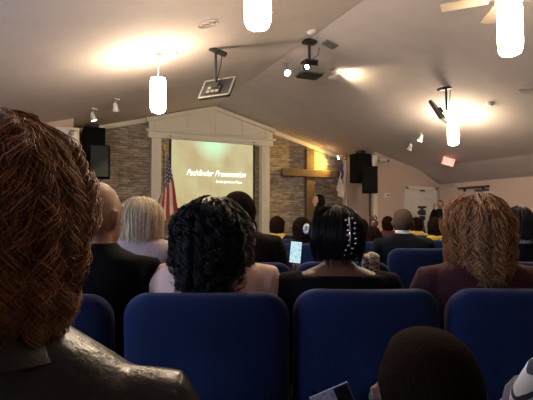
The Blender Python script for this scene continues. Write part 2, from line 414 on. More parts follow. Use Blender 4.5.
# door
dr = bpy.data.objects.new('door_1', None); C.objects.link(dr); struct(dr)
dx0, dx1 = 8.90, 10.12; dm = (dx0 + dx1) / 2
MB().box((dm, D2 - .025, 1.0), (dx1 - dx0 - .2, .045, 2.0)).build('door_leaf', M['door'], dr)
for sx in (-1, 1):
    xc = dm + sx * .25
    for zc, h in ((1.38, .62), (.55, .7)):
        q = MB(); w = .34
        for sy in (-1, 1): q.box((xc + sy * w / 2, D2 - .055, zc), (.03, .02, h))
        q.box((xc, D2 - .055, zc - h / 2), (w, .02, .03))
        if zc > 1: q.tube([(xc - w / 2 + w * i / 8, D2 - .055, zc + h / 2 + .07 * math.sin(PI * (i / 16 + (0 if sx < 0 else .5)))) for i in range(9)], .015, 6)
        else: q.box((xc, D2 - .055, zc + h / 2), (w, .02, .03))
        q.build('door_panel', M['door'], dr)
MB().box((dx0 + .05, D2 - .03, 1.03), (.1, .06, 2.06)).box((dx1 - .05, D2 - .03, 1.03), (.1, .06, 2.06)).box((dm, D2 - .03, 2.02), (dx1 - dx0, .06, .1)).build('door_frame', M['door'], dr, bevel=.008)
MB().ell((dx1 - .17, D2 - .09, .98), (.03, .03, .03)).build('door_handle', M['gold'], dr, smooth='all')
MB().box((dm, D2 - .07, 1.95), (.16, .04, .04)).build('door_closer', M['plastic'], dr)

# ------------------------------------------------------------ fixtures on the ceiling
SLA = math.atan(SL)
def on_ceiling(px, py):
    for i in range(100, 1600):
        p = at(px, py, i * .01)
        if p.z >= cz(p.x): return Vector((p.x, p.y, cz(p.x)))
    return p
def tilt(x): return SLA if x < RX else -SLA       # roof slope about the Y axis

def pendant(px, pyb, d, label, dia=.21, power=38):
    p = at(px, pyb, d); zt = cz(p.x); h = .47
    o = thing('pendant_lamp', label, 'lamp', (p.x, p.y, p.z), 0, 'pendant lamps on the ceiling')
    r = dia / 2
    MB().lathe([(r * .45, .0), (r * .8, .015), (r * .96, .05), (r, .12), (r, h - .05), (r * .9, h), (r * .84, h), (r * .93, h - .05), (r * .93, .12), (r * .4, .02)], cap=False).build('lamp_shade', M['lamp'], o, smooth='all')
    MB().lathe([(r * .2, h - .06), (r * .9, h - .05), (r * .9, h - .035), (r * .2, h - .025)]).build('shade_ring', M['chrome'], o, smooth=True)
    MB().tube([(0, 0, h - .12), (0, 0, zt - p.z)], .008).build('stem', M['chrome'], o, smooth=True)
    MB().lathe([(.06, -.03), (.055, 0), (.02, .01)], (0, 0, zt - p.z - .0)).build('canopy', M['chrome'], o, smooth=True)
    l = bpy.data.lights.new('bulb', 'POINT'); l.energy = power; l.color = (1, .77, .54); l.shadow_soft_size = .09
    lo = bpy.data.objects.new('bulb', l); C.objects.link(lo); lo.location = (p.x, p.y, p.z + h + .06)
    return o
pendant(157, 112, 6.1, 'white lit cylinder pendant lamp left of the screen, above the flag', power=42)
pendant(257.5, 26, 3.44, 'brightest cylinder pendant lamp at the top centre, cut by the photo edge', power=60)
pendant(454.5, 145, 8.7, 'small lit cylinder pendant lamp above the exit sign, beside a hanging monitor', power=48)

# ceiling fan with its own light
fp = at(514, 53, 4.05); fz = cz(fp.x)
fan = thing('ceiling_fan', 'pale ceiling fan with a bright cylinder light in the top right corner', 'ceiling fan', (fp.x, fp.y, fp.z))
h = .47; hub = h + .12
MB().lathe([(.05, .0), (.085, .015), (.1, .05), (.105, .12), (.105, h - .05), (.09, h), (.02, h)]).build('lamp_shade', M['lamp'], fan, smooth='all')
MB().lathe([(.03, h), (.12, h + .03), (.13, h + .12), (.09, h + .2), (.03, h + .22)]).build('motor', M['cream'], fan, smooth=True)
MB().tube([(0, 0, h + .2), (0, 0, fz - fp.z)], .015).build('rod', M['chrome'], fan, smooth=True)
MB().lathe([(.03, -.06), (.07, -.01), (.07, .02)], (0, 0, fz - fp.z)).build('canopy', M['chrome'], fan, smooth=True)
for k in range(5):
    a = math.radians(155 - 25 + 72 * k)
    q = MB(); q.box((.38, 0, 0), (.42, .13, .008)).box((.16, 0, .0), (.16, .04, .012))
    q.xf(Matrix.Rotation(a, 4, 'Z') @ Matrix.Rotation(math.radians(12), 4, 'X')); q.xf(Matrix.Translation((0, 0, h + .08)))
    q.build('blade', M['blade'], fan, bevel=.003)
l = bpy.data.lights.new('bulb', 'POINT'); l.energy = 28; l.color = (1, .77, .54); l.shadow_soft_size = .05
lo = bpy.data.objects.new('bulb', l); C.objects.link(lo); lo.location = (fp.x, fp.y - .13, fp.z + h + .015)

def spot_head(px, py, label, aim, lit=True, power=0, col=(1, .8, .5), size=.085, angle=70, blend=.6):
    """a small track head hanging just under the ceiling, pointing along aim"""
    c = on_ceiling(px, py - 6)
    o = thing('track_spotlight', label, 'spotlight', c, 0, 'track spotlights')
    aim = Vector(aim).normalized(); hd = Vector((0, 0, -.16))
    MB().box((0, 0, -.012), (.16, .05, .024), (0, tilt(c.x), 0)).build('mount', M['chrome'], o)
    MB().tube([(0, 0, -.01), (0, 0, -.12)], .009, 8).build('arm', M['chrome'], o, smooth=True)
    R = aim.to_track_quat('-Z', 'Y').to_matrix().to_4x4()
    q = MB().lathe([(.025, .07), (.035, .05), (.04, .0), (size * .75, -.08), (size * .7, -.08), (.03, -.02)], n=18); q.xf(Matrix.Translation(hd) @ R); q.build('head', M['white_plastic'], o, smooth=True)
    q = MB().ell((0, 0, -.065), (size * .62, size * .62, .02), 16, 8); q.xf(Matrix.Translation(hd) @ R); q.build('bulb', M['bulb'] if lit else M['white_plastic'], o, smooth='all')
    if power:
        l = bpy.data.lights.new('spot', 'SPOT'); l.energy = power; l.color = col; l.spot_size = math.radians(angle); l.spot_blend = blend; l.shadow_soft_size = .03
        lo = bpy.data.objects.new('spot', l); C.objects.link(lo); lo.location = c + hd + aim * .11; lo.rotation_euler = aim.to_track_quat('-Z', 'Y').to_euler()
    return o
spot_head(91.5, 113, 'lit white spotlight, the lower left of the pair above the left loudspeaker', (.30, .1, -1), power=70)
spot_head(114, 103, 'white spotlight, the upper right of the pair above the left loudspeaker', (.15, .3, -1), lit=False)
spot_head(287, 67, 'glowing spotlight just left of the ceiling projector', (-.3, -1.2, -1), power=30)
spot_head(333, 73, 'spotlight right of the projector, glaring onto the ceiling', (.8, -.3, .12), power=45, angle=110, size=.07)
spot_head(422, 136, 'white spotlight, the upper right of the pair left of the right hanging monitor', (-.3, .3, -1), lit=True, power=50)
spot_head(411, 146, 'white spotlight, the lower left of the pair above the white door', (-.3, .4, -1), lit=False)
# golden cross light: head on the trim near the cross
spot_head(341, 157, 'warm spotlight at the right end of the stone gable shining on the cross', (-1.2, .45, -.42), power=150, col=(1, .60, .12), angle=120, blend=1)

def detector(px, py, label, r=.07):
    c = on_ceiling(px, py)
    q = MB().lathe([(r, 0), (r, -.02), (r * .8, -.04), (r * .3, -.048)]); q.xf(Matrix.Rotation(-tilt(c.x), 4, 'Y'))
    o = q.build('smoke_detector', M['white_plastic'], smooth=True, loc=c); return tag(o, label, 'smoke detector', 'round detectors on the ceiling')
detector(171, 51, 'small round detector on the ceiling beside the left pendant lamp')
detector(312, 28, 'white round detector on the ceiling above the projector')
detector(492, 102, 'small round detector right of the far pendant lamp')
c = on_ceiling(331, 41); q = MB().box((0, 0, -.015), (.22, .16, .03)).box((0, 0, -.035), (.1, .08, .02)); q.xf(Matrix.Rotation(-tilt(c.x), 4, 'Y'))
tag(q.build('junction_box', M['grey_plastic'], loc=c), 'grey cable outlet plate on the ceiling right of the projector mount', 'outlet')
for px, py, lab in ((206, 21, 'round flush ceiling vent at the top left of the centre lamp'), (530, 88, 'round flush ceiling vent at the right edge of the photo')):
    c = on_ceiling(px, py); q = MB()
    for r in (.13, .09, .05): q.lathe([(r, 0), (r, -.012), (r - .015, -.012), (r - .015, 0)])
    q.xf(Matrix.Rotation(-tilt(c.x), 4, 'Y')); tag(q.build('ceiling_vent', M['ceiling'], smooth=True, loc=c), lab, 'vent')

# projector
pp = at(310, 70, 7.3); pc = cz(pp.x)
o = thing('projector', 'grey projector hung on a short dark pole from the ridge', 'projector', pp, YAW * -1 + .35)
MB().box((0, 0, 0), (.42, .32, .12)).build('body', M['grey_plastic'], o, bevel=.02)
MB().box((0, 0, -.075), (.36, .27, .03)).build('base', M['plastic'], o, bevel=.01)
MB().tube([(-.14, -.15, .0), (-.14, -.20, .0)], [.05, .045], 16).build('lens', M['plastic'], o, smooth=True)
MB().ell((-.14, -.2, 0), (.035, .006, .035)).build('lens_glass', M['bulb'], o, smooth='all')
MB().tube([(0, 0, .06), (0, 0, pc - pp.z)], .022).build('pole', M['plastic'], o, smooth=True)
MB().box((0, 0, .16), (.22, .2, .03)).box((-.1, 0, .11), (.02, .18, .1)).box((.1, 0, .11), (.02, .18, .1)).build('bracket', M['plastic'], o)
MB().box((0, 0, pc - pp.z - .03), (.2, .16, .05)).build('ceiling_plate', M['plastic'], o)
MB().tube([(.05, .02, .1), (.1, .05, .25), (.2, .08, .33), (.24, .1, pc - pp.z - .03)], .007, 6).build('cable', M['plastic'], o, smooth=True)

def monitor(mx, my, ztv, rz, tx, off, label, w=.58, hh=.38):
    z = cz(mx)
    o = thing('ceiling_monitor', label, 'monitor', (mx, my, z), 0, 'monitors hung from the ceiling')
    MB().box((0, 0, -.03), (.34, .1, .05), (0, tilt(mx), 0)).build('ceiling_plate', M['plastic'], o, bevel=.008)
    MB().tube([(0, 0, -.03), (0, 0, ztv - z + .05)], .02).build('pole', M['plastic'], o, smooth=True)
    MB().tube([(.1, 0, -.05), (.08, 0, -.25), (.025, 0, -.45), (.02, .0, ztv - z + .1)], .007, 6).build('cable', M['plastic'], o, smooth=True)
    R = Matrix.Translation((off[0], off[1], ztv - z)) @ Matrix.Rotation(rz, 4, 'Z') @ Matrix.Rotation(tx, 4, 'X')
    q = MB().box((0, 0, 0), (w, .05, hh)); q.xf(R); q.build('housing', M['plastic'], o, bevel=.012)
    q = MB().box((0, .028, 0), (w - .05, .006, hh - .05)); q.xf(R); q.build('screen', M['plastic'], o)
    q = MB()
    for s in (-1, 1):
        q.box((0, -.026, s * (hh / 2 - .012)), (w, .008, .024)); q.box((s * (w / 2 - .012), -.026, 0), (.024, .008, hh))
    q.xf(R); q.build('bezel', M['grey_plastic'], o)
    q = MB().box((-.04, -.035, -.05), (.26, .02, .15)); q.box((0, -.055, 0), (.1, .05, .1)); q.xf(R); q.build('connector_panel', M['plastic'], o)
    q = MB()
    for i in range(3):
        for j in range(2): q.box((-.11 + i * .075, -.048, -.09 + j * .075), (.05, .008, .045))
    q.xf(R); q.build('port_cover', M['grey_plastic'], o)
c = on_ceiling(215, 46); monitor(c.x, c.y, at(220, 88, 6.6).z, -YAW - .45, -.55, (.03, .0), 'grey backed monitor on a pole left of the centre, above the pediment', w=.53, hh=.37)
c = on_ceiling(448, 85); monitor(c.x, c.y, at(445, 114, 7.9).z, -YAW + 1.0, -.5, (-.17, .02), 'monitor on a pole at right, seen nearly edge on beside a pendant lamp', w=.5)

# exit sign
ep = at(449, 161.5, 11.3)
o = thing('exit_sign', 'small red lit exit sign hanging from the ceiling left of the right wall', 'exit sign', ep, -YAW - .1)
q = MB().box((0, 0, 0), (.29, .04, .19)); q.build('housing', emit('exit_panel', (1, .30, .22), .85), o, bevel=.006); 
o.rotation_euler = (0, .30, -YAW - .1)
text('EXIT', .15, (0, -.022, 0), o, emit('exit_letters', (1, .04, .03), 1.1))
MB().box((0, 0, .095 + (cz(ep.x) - ep.z - .095) / 2), (.03, .03, max(.02, cz(ep.x) - ep.z - .07))).build('bracket', M['chrome'], o)

# speakers
M['matte'] = mat('black_speaker_carpet', (.008, .008, .009), .95, spec=.1)
def speaker(name, c, w, d, h, rz, label, group='loudspeakers beside the stage', grille=True, pole=True, stand_z=.0):
    o = thing(name, label, 'loudspeaker', (c[0], c[1], c[2] - h / 2), rz, group)
    MB().prism([(-w / 2, 0), (w / 2, 0), (w / 2, h), (-w / 2, h)], -d / 2, d / 2).build('cabinet', M['matte'], o, bevel=.02)
    if grille: MB().box((0, -d / 2 - .008, h / 2), (w * .9, .015, h * .93)).build('grille', M['grille'], o, bevel=.006)
    else: MB().box((0, -d / 2 - .006, h / 2), (w * .85, .012, h * .6)).build('grille', M['matte'], o)
    return o
def stand(x, y, z0, z1, label):
    o = thing('speaker_stand', label, 'speaker stand', (x, y, z0), 0, 'loudspeaker stands')
    MB().tube([(0, 0, .12), (0, 0, z1 - z0)], .025).build('pole', M['plastic'], o, smooth=True)
    MB().lathe([(.05, .85), (.05, .95)]).build('collar', M['plastic'], o, smooth=True)
    for k in range(3):
        a = 2 * PI * k / 3; MB().tube([(0, 0, .9), (.42 * math.cos(a), .42 * math.sin(a), .02)], .014, 8).build('leg', M['plastic'], o, smooth=True)
pL = at(99.5, 162, 9.35); speaker('loudspeaker', pL, .38, .34, .68, -.15, 'grey fronted loudspeaker on a stand left of the stone wall')
stand(pL.x, pL.y, 0, pL.z - .34, 'black stand under the left loudspeaker')
pR = at(370, 180, 11.55); speaker('loudspeaker', pR, .38, .34, .68, -.6, 'black loudspeaker on a stand right of the stone wall', grille=False)
stand(pR.x, pR.y, 0, pR.z - .34, 'black stand under the right loudspeaker')
b = at(93, 146, 10.1); speaker('bass_cabinet', (b.x, b.y + .1, 2.74), .46, .5, .9, 0, 'large black square speaker cabinet high behind the left loudspeaker', 'flown speaker cabinets', grille=False)
MB().box((0, 0, .9 + .02), (.2, .2, .16)).build('ceiling_bracket', M['plastic'], bpy.data.objects['bass_cabinet'])
speaker('bass_cabinet', (7.63, 10.2, 2.54), .46, .4, .80, 0, 'large black square speaker cabinet high behind the right loudspeaker', 'flown speaker cabinets', grille=False)
MB().box((0, 0, .83), (.16, .2, .12)).build('ceiling_bracket', M['plastic'], bpy.data.objects['bass_cabinet.001'])
# flags
def flag(px, pyt, d, H, Lf, m, label, zf, sgn=1, spread=.3):
    p = at(px, pyt, d)
    o = thing('flag', label, 'flag', (p.x, p.y, zf), 0, 'flags on poles')
    zt = p.z - zf
    MB().tube([(0, 0, .05), (0, 0, zt)], .014, 10).build('flag_pole', M['gold'] if sgn > 0 else M['dkwood'], o, smooth=True)
    MB().lathe([(.01, 0), (.035, .02), (.045, .06), (.02, .11), (.03, .15), (.004, .2)], (0, 0, zt)).build('finial', M['gold'], o, smooth=True)
    MB().lathe([(.16, 0), (.16, .03), (.05, .08), (.02, .12)]).build('pole_base', M['gold'], o, smooth=True)
    nu, nv = 48, 40; vs = []; uvs = []
    for i in range(nu + 1):
        for j in range(nv + 1):
            u, v = i / nu, j / nv
            # cloth gathers at the pole and falls in folds
            top = zt - .06 - v * H * (1 - .25 * u)
            z = top - u * Lf * (.80 + .06 * math.sin(v * 5))
            fan = spread * (u ** .8) * (1 - .35 * v) + .02
            s = (v * 1.25 - .5) * fan * 1.3
            x = (s - .12 * spread) * sgn - .02 * sgn + .05 * u * math.sin(9 * v + 1) - .13 * u - .03
            y = -.03 - .05 * math.sin(v * 19 + u * 2) * (.25 + u) + .02 * math.sin(u * 9)
            z = max(z, .15); vs.append((x, y, z)); uvs.append((u, v))
    fs = [(i * (nv + 1) + j, i * (nv + 1) + j + 1, (i + 1) * (nv + 1) + j + 1, (i + 1) * (nv + 1) + j) for i in range(nu) for j in range(nv)]
    me = bpy.data.meshes.new('cloth'); me.from_pydata(vs, [], fs); uvl = me.uv_layers.new()
    for l in me.loops: uvl.data[l.index].uv = uvs[l.vertex_index]
    c = link('cloth', me, m, o, smooth='all'); s = c.modifiers.new('s', 'SOLIDIFY'); s.thickness = .004
    return o
flag(163.5, 151, 10.45, .85, 1.6, flag_mat('striped'), 'draped red, white and blue star spangled flag left of the screen', .3, -1, .52)
flag(345.5, 160, 12.3, .7, .8, flag_mat('christian'), 'draped blue and white flag right of the cross, before the trim', .3, 1, .22)

# small wall fixtures
p = Vector((8.12, D2 - .05, 2.75)); o = thing('emergency_light', 'small white twin emergency light high right of the black speaker cabinet', 'emergency light', p)
MB().box((0, 0, 0), (.26, .08, .08)).build('housing', M['white_plastic'], o, bevel=.01)
for s in (-1, 1): MB().ell((s * .16, -.03, .0), (.045, .05, .045)).build('lamp_head', M['chrome'], o, smooth='all')
p = Vector((.13, D2 - .16, 2.87)); o = thing('emergency_light', 'twin emergency light on the white trim at the far left of the front wall', 'emergency light', p)
MB().box((0, 0, 0), (.2, .08, .08)).build('housing', M['white_plastic'], o, bevel=.01)
for s in (-1, 1): MB().ell((s * .13, -.05, -.01), (.055, .05, .055)).build('lamp_head', M['chrome'], o, smooth='all')
o = thing('thermostat', 'small pale thermostat plate on the wall between loudspeaker and door', 'thermostat', (8.28, D2 - .012, 1.80))
MB().box((0, 0, 0), (.20, .024, .13)).build('plate', M['white_plastic'], o, bevel=.006); MB().box((.03, -.015, 0), (.07, .01, .05)).build('display', M['grey_plastic'], o)
o = thing('wall_shelf', 'narrow dark wooden shelf rail high on the right wall', 'shelf', (RX + WX - .06, 8.67, 2.0))
MB().box((0, 0, 0), (.12, .95, .045)).build('board', M['dkwood'], o, bevel=.006); MB().box((0.02, -.25, -.09), (.08, .4, .04)).build('rail', M['dkwood'], o, bevel=.006)
for s in (-.3, .3): MB().box((.02, s, -.06), (.06, .03, .1)).build('bracket', M['dkwood'], o)

# ------------------------------------------------------------ chairs
def superloop(w, h, r, n=8):
    pts = []
    for cx, cy, a0 in ((w / 2 - r, h / 2 - r, 0), (-w / 2 + r, h / 2 - r, 90), (-w / 2 + r, -h / 2 + r, 180), (w / 2 - r, -h / 2 + r, 270)):
        for i in range(n + 1):
            a = math.radians(a0 + 90 * i / n); pts.append((cx + r * math.cos(a), cy + r * math.sin(a)))
    return pts
def dense(loop, k):
    out = []
    for i in range(len(loop)):
        a, b = loop[i], loop[(i + 1) % len(loop)]; L = math.dist(a, b); m = max(1, int(L / k))
        for j in range(m): out.append((a[0] + (b[0] - a[0]) * j / m, a[1] + (b[1] - a[1]) * j / m))
    return out
def make_chair():
    o = bpy.data.objects.new('upholstered_chair', None); C.objects.link(o)
    W, H = .53, .52
    q = MB(); rs = []
    base = dense(superloop(W, H, .085), .03)
    for s, y in ((0, -.030), (.5, -.036), (.8, -.036), (.93, -.033), (.975, -.024), (1, -.008), (1, .012), (.97, .034), (.9, .045), (.5, .05), (0, .05)):
        ring = []
        for x, z in base:
            xx, zz = x * (1 - (1 - s) * 1), z * s
            if 0 < s: xx, zz = x * s, z * s
            ring.append(Vector((xx, y - .05 * (xx / .26) ** 2 * -1 * .6 - .16 * (zz) * .6 * 1.0, zz)))
        rs.append(ring)
    q.rings(rs); q.xf(Matrix.Translation((0, 0, .93 - H / 2)))
    bk = q.build('backrest', M['blue'], o, smooth='all')
    q = MB(); rs = []
    sb = dense(superloop(.50, .46, .06), .04)
    for s, z in ((0, -.045), (.9, -.045), (.98, -.035), (1, -.01), (1, .01), (.97, .03), (.85, .042), (0, .046)):
        rs.append([Vector((x * s, y * s, z)) for x, y in sb])
    q.rings(rs); q.xf(Matrix.Translation((0, .28, .43))); q.build('seat', M['blue'], o, smooth='all')
    MB().box((0, .28, .375), (.46, .42, .02)).build('seat_frame', M['frame'], o)
    for s in (-1, 1):
        MB().tube([(s * .22, .02, .36), (s * .22, .06, .50), (s * .22, .04, .7)], .011, 8).build('back_support', M['frame'], o, smooth=True)
        MB().tube([(s * .22, .10, .38), (s * .23, -.02, .01)], .012, 8).build('leg', M['frame'], o, smooth=True)
        MB().tube([(s * .22, .45, .38), (s * .23, .48, .01)], .012, 8).build('leg', M['frame'], o, smooth=True)
    # book pocket behind the back
    q = MB(); q.tube([(-.2, .0, .60), (-.2, -.06, .57), (.2, -.06, .57), (.2, .0, .60)], .005, 6)
    q.tube([(-.2, .03, .47), (-.2, -.06, .45), (.2, -.06, .45), (.2, .03, .47)], .005, 6)
    for i in range(5): q.tube([(-.16 + .08 * i, -.06, .57), (-.16 + .08 * i, -.06, .45)], .004, 6)
    q.build('book_rack', M['frame'], o, smooth=True)
    return o
chair0 = make_chair(); cused = []
def copy_tree(o, parent=None):
    c = o.copy(); C.objects.link(c)
    if parent: c.parent = parent
    for ch in o.children: copy_tree(ch, c)
    return c
def chair(px, d, label, dz=0, sx=1, sz=1, rz=0):
    kids = None
    if cused:
        c = chair0.copy(); C.objects.link(c)
        for ch in list(chair0.children):
            k = ch.copy(); C.objects.link(k); k.parent = c
    else: c = chair0
    cused.append(c)
    p = at(px, HY, d); c.location = (p.x, p.y, 0); c.rotation_euler = (0, 0, -YAW + rz); c.scale = (sx, 1, sz)
    tag(c, label, 'chair', 'blue upholstered church chairs'); return c
chair(207, 1.50, 'blue padded chair behind the woman in the pale pink jacket', sx=1.03, rz=.02, sz=.995)
chair(366, 1.53, 'blue padded chair behind the woman in black, centre of the front row', sx=.93, sz=1.003)
chair(522, 1.53, 'blue padded chair at the right edge behind the woman in maroon', sx=.97, sz=1.005)
chair(36, 1.50, 'blue padded chair behind the bald man, beside the leather jacket', sx=.97, sz=.99)
# second row
chair(144.5, 2.46, 'blue chair behind the fair haired person in the mauve jacket')
chair(244, 2.46, 'blue chair just right of the pink jacket, behind the dark round head', rz=.03)
chair(343, 2.50, 'blue chair hidden mostly beyond the woman in black, with a patterned scarf on it')
chair(548, 2.50, 'blue chair at the right edge behind the man with a white collar')
chair(45, 2.46, 'blue chair in front of the bald man, mostly hidden')
# third row and on
chair(421, 3.60, 'blue chair between the woman in black and the woman in maroon')
chair(489, 3.60, 'blue chair beyond the curly haired woman in maroon, third row')
chair(256, 3.35, 'blue chair left of the lit page, low between two people')
chair(133, 3.5, 'blue chair beyond the fair haired person, third row')
chair(373, 4.65, 'blue chair just right of the woman in black, fourth row')
chair(488, 4.95, 'blue chair beyond the curly haired woman in maroon, farthest visible row')
chair(424, 6.35, 'blue chair behind the child with a yellow neckerchief right of the greying man')
chair(278, 5.25, 'blue chair behind the girl with a yellow scarf')
chair(306, 4.3, 'blue chair behind the girl with a white hair tie')
chair(247, 5.95, 'blue chair behind the child half hidden by the dark round head')
chair(167, 5.4, 'blue chair seen between the fair hair and the black curls')
chair(437, 4.95, 'blue chair behind the small dark head beside the camera tripod')
chair(360, 5.6, 'blue chair behind the taller dark head under the right loudspeaker')
chair(383, 6.35, 'blue chair behind the child in dark red')
chair(541, 3.85, 'blue chair at the right edge behind the farther man in a dark suit')
# the row the nearest people sit in (below the frame)
NEAR = [(-.44, .40), (.30, .44), (.86, .40)]
for i, (x, d) in enumerate(NEAR):
    chair(CX + x / d * F, d, ('blue chair under the woman in the leather jacket', 'blue chair under the small child with cropped hair', 'blue chair under the person in striped sleeves')[i])

# ------------------------------------------------------------ hair
def strands(C0, R, zmin, clumps, per, curl_r, freq, thick, seed, vol=(.9, 1.08), face=.85, flare=0., pts=26, jit=.012, phmax=1.75, backonly=False, ztop=None, tilt_=0):
    rg = np.random.default_rng(seed)
    n = clumps
    az = rg.uniform(0, 2 * PI, n); cph = rg.uniform(math.cos(1.9), 1, n); ph0 = np.arccos(cph)
    front = np.cos(az - PI / 2)      # 1 at +y
    keep = ~((front > .35) & (ph0 > face))
    az, ph0, front = az[keep], ph0[keep], front[keep]; n = len(az)
    # strands near the face sweep back
    vol_ = rg.uniform(*vol, n); phs = rg.uniform(0, 2 * PI, n); fr = freq * rg.uniform(.7, 1.3, n) * rg.choice([-1., 1.], n); cr = curl_r * rg.uniform(.5, 1.25, n)
    zend = zmin + rg.uniform(-.02, .05, n) ; 
    Rm = (R[0] + R[1] + R[2]) / 3
    az = np.repeat(az, per); ph0 = np.repeat(ph0, per); vol_ = np.repeat(vol_, per) + rg.normal(0, .012, n * per); phs = np.repeat(phs, per) + rg.normal(0, .5, n * per)
    fr = np.repeat(fr, per); cr = np.repeat(cr, per); zend = np.repeat(zend, per) + rg.uniform(-.01, .03, n * per); N = n * per
    az += rg.normal(0, jit / Rm, N); ph0 = np.clip(ph0 + rg.normal(0, jit / Rm, N), .02, 1.95)
    T = np.linspace(0, 1, pts)[None, :]
    arc = np.maximum(phmax - ph0, 0) * Rm
    drop = np.maximum((C0[2] + R[2] * math.cos(phmax)) - zend, .02)
    front = np.cos(az - PI / 2)
    drop = np.where(front > .5, .01, drop)
    total = (arc + drop)[:, None] * T
    ph = ph0[:, None] + np.minimum(total, arc[:, None]) / Rm
    fall = np.maximum(total - arc[:, None], 0)
    sgn = np.where(np.cos(az) >= 0, 1.0, -1.0)
    fm = np.clip(np.cos(az - PI / 2), 0, 1)[:, None]
    azt = az[:, None] - sgn[:, None] * fm * 1.1 * np.clip((ph - .5), 0, 1.2)
    rad = vol_[:, None] * (1 + flare * fall / .2)
    x = C0[0] + R[0] * np.sin(ph) * np.cos(azt) * rad
    y = C0[1] + R[1] * np.sin(ph) * np.sin(azt) * rad
    z = C0[2] + R[2] * np.cos(ph) * vol_[:, None] - fall
    s = total; ramp = np.clip(s / .06, 0, 1)
    ang = phs[:, None] + fr[:, None] * s
    ox = np.cos(azt) ; oy = np.sin(azt)
    x = x + cr[:, None] * ramp * (np.cos(ang) * ox - np.sin(ang) * oy * .9)
    y = y + cr[:, None] * ramp * (np.cos(ang) * oy + np.sin(ang) * ox * .9)
    z = z + cr[:, None] * ramp * .5 * np.sin(ang * .5 + phs[:, None])
    if ztop is not None: z = np.minimum(z, ztop)
    P = np.stack([x, y, z], -1)
    tn = np.gradient(P, axis=1); tn /= np.linalg.norm(tn, axis=-1, keepdims=True) + 1e-9
    ref = np.stack([np.cos(azt), np.sin(azt), np.full_like(azt, .3)], -1)
    a = np.cross(tn, ref); a /= np.linalg.norm(a, axis=-1, keepdims=True) + 1e-9
    b = np.cross(tn, a)
    w = thick * (1 - .75 * T ** 3)[..., None] * rg.uniform(.6, 1.2, (N, 1, 1))
    V = np.stack([P + a * w, P - a * w * .5 + b * w * .87, P - a * w * .5 - b * w * .87], 2)   # N,pts,3,3
    idx = np.arange(N * pts * 3).reshape(N, pts, 3)
    f = []
    for k in range(3):
        k2 = (k + 1) % 3
        f.append(np.stack([idx[:, :-1, k], idx[:, :-1, k2], idx[:, 1:, k2], idx[:, 1:, k]], -1).reshape(-1, 4))
    return V.reshape(-1, 3), np.concatenate(f)

def hair_mesh(name, V, Fc, m, parent):
    me = bpy.data.meshes.new(name); me.vertices.add(len(V)); me.vertices.foreach_set('co', V.astype(np.float32).ravel())
    me.loops.add(len(Fc) * 4); me.loops.foreach_set('vertex_index', Fc.astype(np.int32).ravel())
    me.polygons.add(len(Fc)); me.polygons.foreach_set('loop_start', np.arange(0, len(Fc) * 4, 4, dtype=np.int32))
    me.update(calc_edges=True); me.validate()
    me.polygons.foreach_set('use_smooth', np.ones(len(me.polygons), dtype=bool))
    return link(name, me, m, parent)

def hair_base(C0, R, zmin, k=.93, face=.85, lump=.0, phmax=1.75, seed=0, lf=9, nape=.8, pw=1.0):
    """closed hair mass: dome plus falling curtain, tucked inside the head where the face is"""
    q = MB(); rs = []; n = 56
    zs = []
    steps = [('p', .03 + phmax * i / 16) for i in range(17)] + [('z', i / 8) for i in range(1, 9)]
    zb = C0[2] + R[2] * math.cos(phmax) * k
    for kind, tt in steps:
        ring = []
        for j in range(n):
            a = 2 * PI * j / n; fr = math.cos(a - PI / 2)
            if kind == 'p': ph = tt; z = C0[2] + R[2] * math.cos(ph) * k; rr = math.sin(ph) ** pw
            else: ph = phmax; z = zb + (zmin - zb) * tt; rr = math.sin(phmax) * (1 - (1 - nape) * tt ** 2)
            sx = R[0] * k * rr; sy = R[1] * k * rr
            if ph > face and fr > .1:
                w = min(1, (fr - .1) / .25) * min(1, (ph - face) / .25); sx *= 1 - .12 * w; sy = sy * (1 - w * .5)
            d = 1 + lump * noise.noise(Vector((math.cos(a) * rr * lf * .3 + seed, math.sin(a) * rr * lf * .3, z * lf * 3))) if lump else 1
            ring.append(Vector((C0[0] + math.cos(a) * sx * d, C0[1] + math.sin(a) * sy * d, z)))
        rs.append(ring)
    q.rings(rs); return q

# ------------------------------------------------------------ people
def hand(q, w, dr, up, s=1.0, curl=.5, side=1):
    """palm, four fingers of different length and a thumb, from the wrist w along dr; up is the back of the hand"""
    dr = Vector(dr).normalized(); up = Vector(up); up = (up - dr * up.dot(dr)).normalized(); lt = dr.cross(up) * side
    w = Vector(w)
    q.tube([w - dr * .02 * s, w + dr * .02 * s, w + dr * .06 * s, w + dr * .088 * s], [.024 * s, .032 * s, .040 * s, .036 * s], 12, .42)
    for i, (o, L) in enumerate(((-.028, .068), (-.0095, .078), (.0095, .072), (.028, .056))):
        p = w + dr * .08 * s + lt * o * s; pts = [p - dr * .012 * s, p]; d = dr.copy()
        for k in range(3):
            d = (d * math.cos(curl * .6) - up * math.sin(curl * .6)).normalized(); p = p + d * L * s * (.42, .33, .25)[k]; pts.append(p)
        q.tube(pts, [.0095 * s, .0092 * s, .0088 * s, .008 * s, .0062 * s], 8)
    p = w + dr * .02 * s - lt * .026 * s; d = (dr * .8 - lt * .75).normalized()
    q.tube([p, p + d * .03 * s, p + d * .052 * s - up * .008 * s, p + (d + dr * .5).normalized() * .078 * s - up * .016 * s], [.014 * s, .012 * s, .011 * s, .008 * s], 8)

def ringell(z, a, b, y=0, x=0, n=24, e=2.3):
    out = []
    for j in range(n):
        t_ = 2 * PI * j / n; c, s = math.cos(t_), math.sin(t_)
        out.append(Vector((x + a * abs(c) ** (2 / e) * (1 if c >= 0 else -1), y + b * abs(s) ** (2 / e) * (1 if s >= 0 else -1), z)))
    return out

